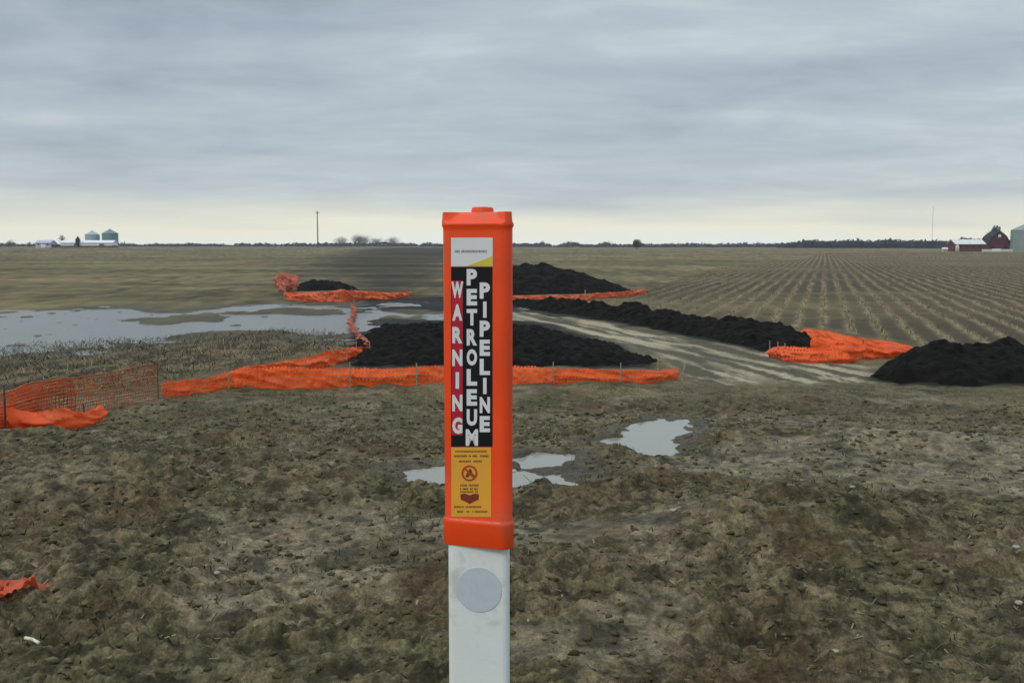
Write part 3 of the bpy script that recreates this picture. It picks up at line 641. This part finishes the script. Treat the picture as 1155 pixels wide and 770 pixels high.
# continuous far woods: one mass of clumps
def woods(name, label, px0, px1, D, hfun, seed, m, dens=7):
    r = np.random.default_rng(seed); x0 = (px0-577.5)/FPX*D; x1 = (px1-577.5)/FPX*D; n = int(abs(x1-x0)*dens)
    x = r.uniform(x0, x1, n); y = D+r.uniform(0, 60, n); pxs = x/D*FPX+577.5; gz = base_h(x, y)
    H = hfun(pxs)*D/FPX*(.75+.5*fbm(x, y*0, 22, 4, seed)); H = np.maximum(H, .3); zc_ = gz+H*r.random(n)**.8
    s = r.uniform(.5, 1.5, n)[:, None, None]*np.clip(H, .6, 3)[:, None, None]*.32
    V = np.stack([x, y, zc_], -1)[:, None]+r.normal(0, 1, (n, 4, 3))*s
    V[:, :, 2] = np.maximum(V[:, :, 2], (gz-.3)[:, None])
    F = (np.arange(n)[:, None]*4+np.array([[0, 1, 2, 3]])); F = np.vstack([np.stack([F[:, 0], F[:, 1], F[:, 2]], 1), np.stack([F[:, 0], F[:, 2], F[:, 3]], 1), np.stack([F[:, 0], F[:, 1], F[:, 3]], 1)])
    tag(npmesh(name, V.reshape(-1, 3), F, m), label, kind='stuff')
M_WOOD = simple('distant_wood', (.022, .029, .036), .95, .3, .05)
woods('distant_woods', 'thin dark treeline along the horizon left and centre', -300, 905, 1250, lambda p: np.interp(p, [-300, 0, 130, 340, 370, 460, 500, 640, 700, 905], [3.5, 3, 3, 3.2, 4.4, 4.6, 4.0, 4.6, 4.2, 4.6]), 60, M_WOOD, 12)
woods('distant_woods', 'thicker dark blue treeline at the right of the horizon', 895, 1500, 900, lambda p: np.interp(p, [895, 950, 1090, 1500], [5.5, 8.5, 9.5, 9]), 61, M_WOOD, 45)

# ------------------------------------------------------------ farms
M_WHITE = simple('white_sheet_metal', (.72, .72, .74), .5, .06, .5); M_LILAC = simple('pale_lilac_siding', (.42, .42, .52), .7, .08, .5); M_BROWN = simple('brown_wainscot', (.12, .07, .055), .8, .2, .5)
M_BINB = simple('blue_grey_galvanised', (.30, .38, .42), .45, .1, .4); M_BING = simple('green_grey_galvanised', (.14, .21, .21), .5, .1, .4); M_BINR = simple('weathered_bin_steel', (.20, .24, .23), .5, .12, .4)
M_RED = simple('dark_red_boards', (.085, .018, .026), .8, .2, .6); M_RED2 = simple('brick_red_boards', (.12, .030, .024), .8, .2, .6); M_ROOF = simple('dark_shingles', (.018, .018, .024), .95, .25, .6); M_PALE = simple('pale_metal_roof', (.62, .62, .6), .5, .08, .4)
M_GLASS = simple('dark_window_glass', (.02, .025, .03), .15, .1, 1); M_CONC = simple('whitewashed_concrete', (.55, .53, .5), .9, .12, .4)
def grain_bin(px, D, dia, H, wall, label, group=None, rib=.5):
    x, y, z = far_pt(px, D); e = empty('grain_bin', (x, y, z), label=label, cat='grain bin', group=group or 'galvanised grain bins'); mb = MB(); R0 = dia/2; prof = []; hz_ = H*.76; k = int(hz_/rib)
    prof.append((R0, -.3))
    for i in range(k+1): prof += [(R0, i*hz_/k), (R0+.05, (i+.5)*hz_/k)]
    mb.lathe(prof[:-1], 36); mb.build('bin_wall', wall, e, True)
    rf = MB(); rf.lathe([(R0+.15, hz_-.02), (R0+.15, hz_+.06), (.5, H-.25), (.45, H)], 36); rf.build('roof', wall, e)
    d = MB(); d.box(-.5, .5, -R0-.12, -R0+.1, .1, 2.1); d.build('door', M_GLASS, e); return e
def hall(name, cat, label, px0, px1, D, H, wall, roof, depth=9, base=None, pitch=.25, rz=0, doors=(), wins=()):
    x0 = far_pt(px0, D); x1 = far_pt(px1, D); W = abs(x1[0]-x0[0]); e = empty(name, ((x0[0]+x1[0])/2, D, min(x0[2], x1[2])), rz, label=label, cat=cat); h = H*(1-pitch)
    mb = MB(); mb.prism([(0, -.3), (depth, -.3), (depth, h), (depth/2, H-.1), (0, h)], -W/2, W/2)   # prism in (y,z) then swapped
    mb.V = [(b, a, c) for a, b, c in mb.V]; o = mb.build('wall', wall, e)
    rf = MB(); t = .18; rf.V = []
    rf.prism([(-.5, h-.18), (depth/2, H+.02), (depth+.5, h-.18), (depth+.5, h-.18+t), (depth/2, H+t), (-.5, h-.18+t)], -W/2-.4, W/2+.4); rf.V = [(b, a, c) for a, b, c in rf.V]; rf.build('roof', roof, e)
    if base:
        b = MB(); b.box(-W/2-.04, W/2+.04, -.06, depth+.06, -.3, h*.42); b.build('wainscot', base, e)
    for dx in doors:
        b = MB(); b.box(dx-1.4, dx+1.4, -.1, .05, 0, h*.75); b.build('door', M_WHITE if wall != M_WHITE else M_BROWN, e)
    for dx in wins:
        b = MB(); b.box(dx-.55, dx+.55, -.09, .05, h*.5, h*.82); b.build('window', M_GLASS, e)
    return e
GB = 'galvanised grain bins at the farm on the left'
grain_bin(104.5, 625, 8.6, 10.6, M_BINB, 'pale blue-grey grain bin, left of the pair behind the white shed', GB)
grain_bin(124.5, 625, 9.6, 11.6, M_BING, 'dark green-grey grain bin, right of the pair behind the white shed', GB)
hall('farm_shed', 'shed', 'long low white shed with brown base in front of two grain bins', 68, 127, 600, 4.3, M_WHITE, M_WHITE, 8, M_BROWN, .3, doors=(-6, 9))
hall('farm_barn', 'barn', 'small pale lilac barn far off at the left', 40, 57, 640, 4.6, M_LILAC, M_LILAC, 8, None, .35, doors=(0,), wins=(-3, 3))
hall('farm_shed', 'shed', 'tiny dark low shed between the lilac barn and the white shed', 58, 68, 610, 1.9, M_BROWN, M_ROOF, 5, None, .3)
hall('red_shed', 'shed', 'long low red shed with a pale roof left of the red barn', 1078, 1111, 430, 5.0, M_RED2, M_PALE, 8, None, .36, wins=(-4.2, -1.5, 1.4, 4), doors=())
# gambrel barn
x, y, z = far_pt(1127, 440); e = empty('red_barn', (x, y, z), R(-10), label='dark red gambrel barn with dark roof at the far right', cat='barn')
gw, bl, eav, kn, rdg = 4.1, 13, 3.5, 6.5, 8.7
gam = [(-gw, eav), (-gw*.66, kn), (0, rdg), (gw*.66, kn), (gw, eav)]
mb = MB(); mb.prism([(-gw, -.3)]+gam+[(gw, -.3)], 0, bl); mb.build('wall', M_RED, e)
rf = MB(); og = [(-gw-.35, eav-.25)]+gam[1:4]+[(gw+.35, eav-.25)]; rf.prism([(a*1.02, b+.05) for a, b in og]+[(a*1.05, b+.3) for a, b in og[::-1]], -.5, bl+.4); rf.build('roof', M_ROOF, e)
b = MB(); b.box(-1.6, 1.6, -.1, .05, 0, 3.0); b.build('door', M_RED2, e)
b = MB(); b.box(-.55, .55, -.1, .05, 6.2, 7.3); b.build('loft_window', M_WHITE, e)
for sx in (-2.7, 2.7): b = MB(); b.box(sx-.45, sx+.45, -.1, .05, 1.3, 2.4); b.build('window', M_GLASS, e)
grain_bin(1156, 432, 11.5, 12.0, M_BINR, 'big grey grain bin at the right edge beside the red barn', 'galvanised grain bins at the farm on the right')
x, y, z = far_pt(1125, 418); e = empty('low_wall', (x, y, z), label='low pale whitewashed wall in front of the red barn', cat='wall')
b = MB(); b.box(-6.2, 6.6, 0, .35, -.3, .85); b.build('wall_panel', M_CONC, e); b = MB(); b.box(-6.3, 6.7, -.05, .4, .85, .97); b.build('coping', M_WHITE, e); b = MB(); b.box(-2.2, 1.6, -.06, -.002, .0, 1.2); b.build('gate', M_WHITE, e)
x, y, z = far_pt(1066, 425); e = empty('storage_tank', (x, y, z), label='small white rounded tank left of the long red shed', cat='tank')
b = MB(); b.lathe([(.05, 0), (.5, .1), (.62, .4), (.62, 2.2), (.5, 2.5), (.05, 2.6)], 16); o = b.build('tank_shell', M_WHITE, e, True); o.rotation_euler = (0, R(90), 0); o.location = (-1.3, 0, 1.1)
for sx in (-.8, .8): b = MB(); b.box(sx-.12, sx+.12, -.4, .4, -.2, .6); b.build('leg', M_CONC, e)
x, y, z = far_pt(1080, 424); e = empty('feed_silo', (x, y, z), label='slim pale pinkish tank at the left end of the red shed', cat='tank'); b = MB(); b.lathe([(.75, -.2), (.75, 2.2), (.3, 2.8), (.2, 2.9)], 16); b.build('tank_shell', M_CONC, e, True); b = MB(); b.lathe([(.25, 2.9), (.25, 3.05)], 12); b.build('lid', M_WHITE, e)
# pole and mast
x, y, z = far_pt(358.5, 640); e = empty('utility_pole', (x, y, z), label='wooden utility pole standing alone above the centre-left horizon', cat='utility pole')
M_POLE = simple('weathered_pole', (.10, .095, .09), .9, .2, 4)
b = MB(); b.tube((0, 0, -.5), (0, 0, 23.4), .42, .26, 10); b.build('pole', M_POLE, e)
b = MB(); b.box(-1.3, 1.3, -.1, .1, 21.8, 22.1); b.build('crossarm', M_POLE, e)
for sx in (-1.15, 0.7, 1.15): b = MB(); b.lathe([(.06, 22.1), (.12, 22.25), (.08, 22.4)], 8, (sx, 0)); b.build('insulator', M_WHITE, e)
x, y, z = far_pt(1051, 1100); e = empty('radio_mast', (x, y, z), label='thin distant lattice mast above the right horizon', cat='mast')
b = MB(); hh = 45
for a in range(3):
    t = a*2*math.pi/3; b.tube((.5*math.cos(t), .5*math.sin(t), 0), (.3*math.cos(t), .3*math.sin(t), hh), .05, .05, 4)
for k in range(45):
    for a in range(3):
        t = a*2*math.pi/3; t2 = (a+1)*2*math.pi/3; b.tube((.48*math.cos(t), .48*math.sin(t), k), (.48*math.cos(t2), .48*math.sin(t2), k+1), .03, .03, 3)
b.build('lattice', simple('mast_steel', (.35, .36, .38), .5, .1, 1), e)

# ------------------------------------------------------------ the marker post (hero)
TH = R(18); FD = 1.50; n_ = Vector((-math.sin(TH), -math.cos(TH), 0)); AX = Vector(((544.0-577.5)/FPX*1.515, FD+.0380*math.cos(TH), 0))
def PZ(py, dist=FD): r = ray(577.5, py); return EYE+r[2]*dist/r[1]
def tri_outline(s, r, th, off=0, n=22):
    Rc = s/math.sqrt(3); pts = []; a0 = math.atan2(-math.cos(th), -math.sin(th))
    for k in range(3):
        ph = a0+math.pi/3+k*2*math.pi/3; c = (Rc*math.cos(ph), Rc*math.sin(ph))
        for i in range(n+1):
            t = ph-math.pi/3+i*2*math.pi/3/n; pts.append((c[0]+(r+off)*math.cos(t), c[1]+(r+off)*math.sin(t)))
        q = c  # straight faces get extra vertices
        ph2 = ph+2*math.pi/3; c2 = (Rc*math.cos(ph2), Rc*math.sin(ph2)); t = ph+math.pi/3
        for i in range(1, 30):
            f = i/30; pts.append((c[0]*(1-f)+c2[0]*f+(r+off)*math.cos(t), c[1]*(1-f)+c2[1]*f+(r+off)*math.sin(t)))
    return pts
def loft(rings, capbot=True, captop=True):
    mb = MB(); n = len(rings[0][0]); vs = []; fs = []
    for o, z in rings: vs += [(a, b, z) for a, b in o]
    for j in range(len(rings)-1):
        for i in range(n): fs.append((j*n+i, j*n+(i+1) % n, (j+1)*n+(i+1) % n, (j+1)*n+i))
    if capbot: fs.append(tuple(range(n-1, -1, -1)))
    if captop: fs.append(tuple(range((len(rings)-1)*n, len(rings)*n)))
    mb.add(vs, fs); return mb
def plastic(name, col, rough, var, dirtcol, dth, coat=0, sss=0):
    m = simple(name, col, rough, var, 9, .06, 220, .45, dirt=(dirtcol, 14, dth, .45)); b = m.node_tree.nodes['Principled BSDF']; b.inputs['Coat Weight'].default_value = coat; b.inputs['Coat Roughness'].default_value = .3; return m
M_OR = plastic('orange_marker_plastic', (.84, .066, .008), .38, .08, (.36, .11, .045), .54)
M_PW = plastic('white_post_plastic', (.70, .73, .71), .5, .05, (.36, .34, .28), .54)
M_DISC = simple('grey_reflective_disc', (.48, .54, .57), .38, .05, 60, .1, 500)
M_LW = simple('label_white', (.66, .66, .66), .4, .03, 20); M_LY = simple('label_yellow', (.74, .35, .04), .4, .05, 20); M_LG = simple('label_gold_wedge', (.62, .50, .04), .4, .05, 20)
M_LK = simple('label_black', (.008, .008, .010), .5, .2, 20, spec=.2); M_LR = simple('label_crimson', (.42, .012, .035), .4, .08, 20); M_INK = simple('label_dark_ink', (.10, .06, .02), .5, .1, 20); M_LRED = simple('label_red_ink', (.42, .05, .02), .45, .1, 20); M_LGR = simple('label_grey_ink', (.20, .20, .22), .45, .1, 20)
root = empty('pipeline_marker', (AX.x, AX.y, 0), label='orange and white pipeline warning marker post in the foreground', cat='marker post')
S, RR = .0775, .0165
post = loft([(tri_outline(.0755, .0108, R(10)), z) for z in (-.35, 0, .3, .6, .9, PZ(600)-.0)]).build('post', M_PW, root); post.location.x = -.0026
ob = lambda off: tri_outline(S, RR, TH, off)
z_sk0, z_sk1 = PZ(616.5), PZ(589); z_rim = PZ(252.5); z_top = PZ(239.5, 1.53)
rg = [(ob(-.0025), z_sk0+.004), (ob(.0008), z_sk0), (ob(.0018), z_sk0+.002), (ob(.0016), z_sk1-.006), (ob(.0020), z_sk1-.002), (ob(.0019), z_sk1), (ob(.0002), z_sk1+.003), (ob(-.0006), z_sk1+.005),
      (ob(-.0006), z_sk1+.1), (ob(-.0004), z_rim-.1), (ob(-.0004), z_rim-.012), (ob(-.0004), z_rim-.006), (ob(.0014), z_rim-.003), (ob(.0016), z_rim)]
o1 = ob(.0010); apo = .0424+RR
for kk in [1.0-.8*(i/46) for i in range(47)]:
    ring = []
    for (a, b) in o1: ring.append((a*kk, b*kk))
    rg.append((ring, kk))
base_rings = rg[:14]; body = loft([(o, z) for o, z in base_rings], True, False)
nn = len(o1); vs = []; start = len(body.V)-nn
cap_rings = []
for o, kk in rg[14:]:
    ring = []
    for (a, b) in o:
        zz_ = 1e9
        for f3 in range(3):                             # sloping facet over each face, raised ears over the corners
            an_ = math.atan2(n_.y, n_.x)+f3*2*math.pi/3; fx, fy = math.cos(an_), math.sin(an_)
            df = (S/math.sqrt(3)/2+RR+.001)-(a*fx+b*fy); tt = abs(-a*fy+b*fx); t = max(0, min(1, df/.021)); t = t*(1.25-.25*t)
            e_ = (tt-(.0535-.027*t))/.003+.5; e_ = max(0, min(1, e_)); e_ = e_*e_*(3-2*e_)
            if kk > .998: e_ = 0
            zz_ = min(zz_, t*(1-e_)+e_)
        ring.append((a, b, z_rim+(z_top-z_rim)*zz_))
    cap_rings.append(ring)
prev = start
for ring in cap_rings:
    b0 = len(body.V); body.V += ring
    for i in range(nn): body.F.append((prev+i, prev+(i+1) % nn, b0+(i+1) % nn, b0+i))
    prev = b0
body.F.append(tuple(range(prev, prev+nn)))
bo = body.build('dome_cap', M_OR, root, True)
for p_ in bo.data.polygons: pass
es = bo.modifiers.new('edge', 'EDGE_SPLIT'); es.split_angle = R(38)
kn_ = MB(); kz = PZ(233.5, 1.53); kn_.lathe([(.0178, z_top-.004), (.0172, z_top+.002), (.0165, kz-.0015), (.0145, kz), (.008, kz+.0006)], 30); kno = kn_.build('cap_knob', M_OR, bo, False, 0); 
# labels: laid on the flat face, u to the right, v up
u_ = Vector((math.cos(TH), -math.sin(TH), 0)); fc = n_*(S/math.sqrt(3)/2+RR-.0006)
def UV(px, py, lift):
    # the point of the label plane seen at that place on the label's own layout
    r = Vector(ray(px, py)); P0 = Vector((AX.x, AX.y, 0))+fc; t = (P0-Vector((0, 0, EYE))).dot(n_)/r.dot(n_); P = Vector((0, 0, EYE))+r*t
    return P-Vector((AX.x, AX.y, 0))+n_*lift
LIFT = dict(panel=.0007, mark=.0010, ink=.0013)
def panel(name, pts, m, lift, parent, base=.0):
    mb = MB(); n = len(pts); f = [UV(a, b, lift) for a, b in pts]; k = [UV(a, b, base) for a, b in pts]
    mb.add(f+k, [tuple(range(n)), tuple(range(2*n-1, n-1, -1))]+[(i, n+i, n+(i+1) % n, (i+1) % n) for i in range(n)]); return mb.build(name, m, parent)
def rect(a, b, c, d): return [(a, d), (c, d), (c, b), (a, b)]
lab = panel('warning_label', rect(509, 301, 555.5, 503.5), M_LK, .0007, root)
panel('crimson_stripe', rect(509.8, 316.5, 522.2, 490.5), M_LR, .0010, lab, .0007)
top = panel('logo_label', rect(509, 268, 555.8, 300.4), M_LW, .0007, root)
panel('gold_wedge', [(527, 300), (555.4, 300), (555.4, 289), (548, 292), (538, 296)], M_LG, .0010, top, .0007)
inf = panel('information_label', rect(509.3, 504.2, 554, 582.5), M_LY, .0007, root)
def glyph(ch, x0, y0, x1, y1, mb, lift, bold=.022):
    cu = bpy.data.curves.new('glyph', 'FONT'); cu.body = ch; cu.offset = bold; cu.resolution_u = 3; o = bpy.data.objects.new('glyph', cu); COL.objects.link(o)
    me = bpy.data.meshes.new_from_object(o.evaluated_get(bpy.context.evaluated_depsgraph_get())); bpy.data.objects.remove(o)
    xs = [v.co.x for v in me.vertices]; ys = [v.co.y for v in me.vertices]; a, b, c, d = min(xs), max(xs), min(ys), max(ys)
    if ch == 'I': w0 = (x1-x0)*.34; cxm = (x0+x1)/2; x0, x1 = cxm-w0/2, cxm+w0/2
    vs = [UV(x0+(v.co.x-a)/(b-a)*(x1-x0), y1+(v.co.y-c)/(d-c)*(y0-y1), lift) for v in me.vertices]
    mb.add(vs, [tuple(p.vertices) for p in me.polygons]); bpy.data.meshes.remove(me)
def word(name, txt, xc, y0, y1, wd, gh):
    bpy.context.view_layer.update(); mb = MB(); n = len(txt)
    for i, ch in enumerate(txt):
        yy = y0+(y1-gh-y0)*i/(n-1); ww = wd*(1.18 if ch in 'WM' else 1)
        glyph(ch, xc-ww/2, yy, xc+ww/2, yy+gh, mb, .0014, .052)
    mb.build(name, M_LW, lab)
word('warning_lettering', 'WARNING', 516.2, 317.5, 489, 11.5, 18.6)
word('petroleum_lettering', 'PETROLEUM', 532.6, 303.2, 502.3, 11.8, 18.6)
word('pipeline_lettering', 'PIPELINE', 547.2, 318.5, 487, 11.6, 18.2)
def lines(name, rows, m, parent, seed):
    rr = random.Random(seed); mb = MB()
    for (x0, x1, y, h, th_) in rows:
        x = x0
        while x < x1:
            wd = rr.uniform(.9, 1.5)
            if rr.random() > .12:
                # letter-like strokes too fine to read
                f = [UV(a, b, .0011) for a, b in rect(x, y, min(x+wd*.62, x1), y+h)]; mb.add(f, [(0, 1, 2, 3)])
                if rr.random() < .6: mb.add([UV(a, b, .0012) for a, b in rect(x, y+h*.4, min(x+wd, x1), y+h*.62)], [(0, 1, 2, 3)])
            x += wd+.35
    return mb.build(name, m, parent)
lines('logo_lettering', [(513.5, 549, 281.9, 3.0, 1)], M_LGR, top, 1)
lines('small_lettering', [(514, 549, 507.6, 2.2, 1), (512.5, 551, 512.6, 2.6, 1), (518, 544, 518.6, 2.4, 1)], M_INK, inf, 2)
lines('lower_lettering', [(512.5, 543, 570.0, 2.2, 1), (516, 550, 575.2, 2.4, 1)], M_INK, inf, 3)
def ringpts(cx_, cy_, r0, n=28): return [(cx_+r0*math.cos(2*math.pi*i/n), cy_-r0*math.sin(2*math.pi*i/n)) for i in range(n)]
def annulus(cx_, cy_, ro, ri, mb, lift, n=32):
    a = [UV(*p, lift) for p in ringpts(cx_, cy_, ro, n)]; b = [UV(*p, lift) for p in ringpts(cx_, cy_, ri, n)]
    mb.add(a+b, [(i, (i+1) % n, n+(i+1) % n, n+i) for i in range(n)])
mb = MB(); annulus(529.8, 533.2, 9.0, 6.9, mb, .0012); c, s = math.cos(R(45)), math.sin(R(45))
mb.add([UV(529.8+a*c-b*s, 533.2+a*s+b*c, .00125) for a, b in ((-7, 1), (7, 1), (7, -1), (-7, -1))][::1], [(0, 1, 2, 3)])
ic = mb.build('no_digging_symbol', M_LRED, inf)
mb = MB(); mb.add([UV(a, b, .0011) for a, b in [(525, 537), (528, 531), (530, 528), (532, 529), (533, 533), (536, 536), (535, 538), (531, 535), (528, 538)]], [tuple(range(9))]); mb.build('digging_figure', M_INK, inf)
lines('badge_lettering', [(519.5, 540, 545.6, 2.6, 1), (519.5, 540, 549.6, 2.6, 1), (519.5, 540, 553.2, 2.0, 1)], M_INK, inf, 5)
mb = MB(); mb.add([UV(a, b, .0011) for a, b in [(519.5, 557), (524, 556), (530, 558), (536, 556), (540.5, 557), (540, 563), (535, 565), (530, 568), (525, 565), (520, 563)]], [tuple(range(10))]); mb.build('badge', simple('label_maroon_ink', (.20, .03, .015), .45, .1, 20), inf)
# reflective disc on the post
t8 = R(10); n8 = Vector((-math.sin(t8), -math.cos(t8), 0)); u8 = Vector((math.cos(t8), -math.sin(t8), 0)); zc8 = PZ(663, 1.51)
mb = MB(); N3 = 48; cen = n8*(.0755/math.sqrt(3)/2+.0108)+u8*(.0022)+Vector((-.0026, 0, 0)); cen.z = zc8
vs = []
for rr_, lf in ((.0362, 0), (.0362, .0007), (.0355, .0010)):
    for i in range(N3):
        t = 2*math.pi*i/N3; vs.append(cen+u8*(rr_*math.cos(t))+Vector((0, 0, rr_*math.sin(t)))+n8*lf)
mb.add(vs, [(j*N3+i, j*N3+(i+1) % N3, (j+1)*N3+(i+1) % N3, (j+1)*N3+i) for j in range(2) for i in range(N3)]+[tuple(range(2*N3, 3*N3))]); mb.build('reflective_disc', M_DISC, root)

# ------------------------------------------------------------ thin haze over the whole scene
HAZE = 0.00016
if HAZE:
    mb = MB(); mb.box(-1900, 1900, -120, 1750, -4, 75); m = bpy.data.materials.new('haze_air'); m.use_nodes = True; t = m.node_tree; t.nodes.clear()
    v = nd(t, 'ShaderNodeVolumePrincipled'); v.inputs['Density'].default_value = HAZE; v.inputs['Color'].default_value = (.86, .90, .95, 1); v.inputs['Anisotropy'].default_value = .2
    oo = nd(t, 'ShaderNodeOutputMaterial'); t.links.new(v.outputs[0], oo.inputs['Volume']); o = mb.build('haze', m); tag(o, 'thin pale haze over the fields', kind='stuff')
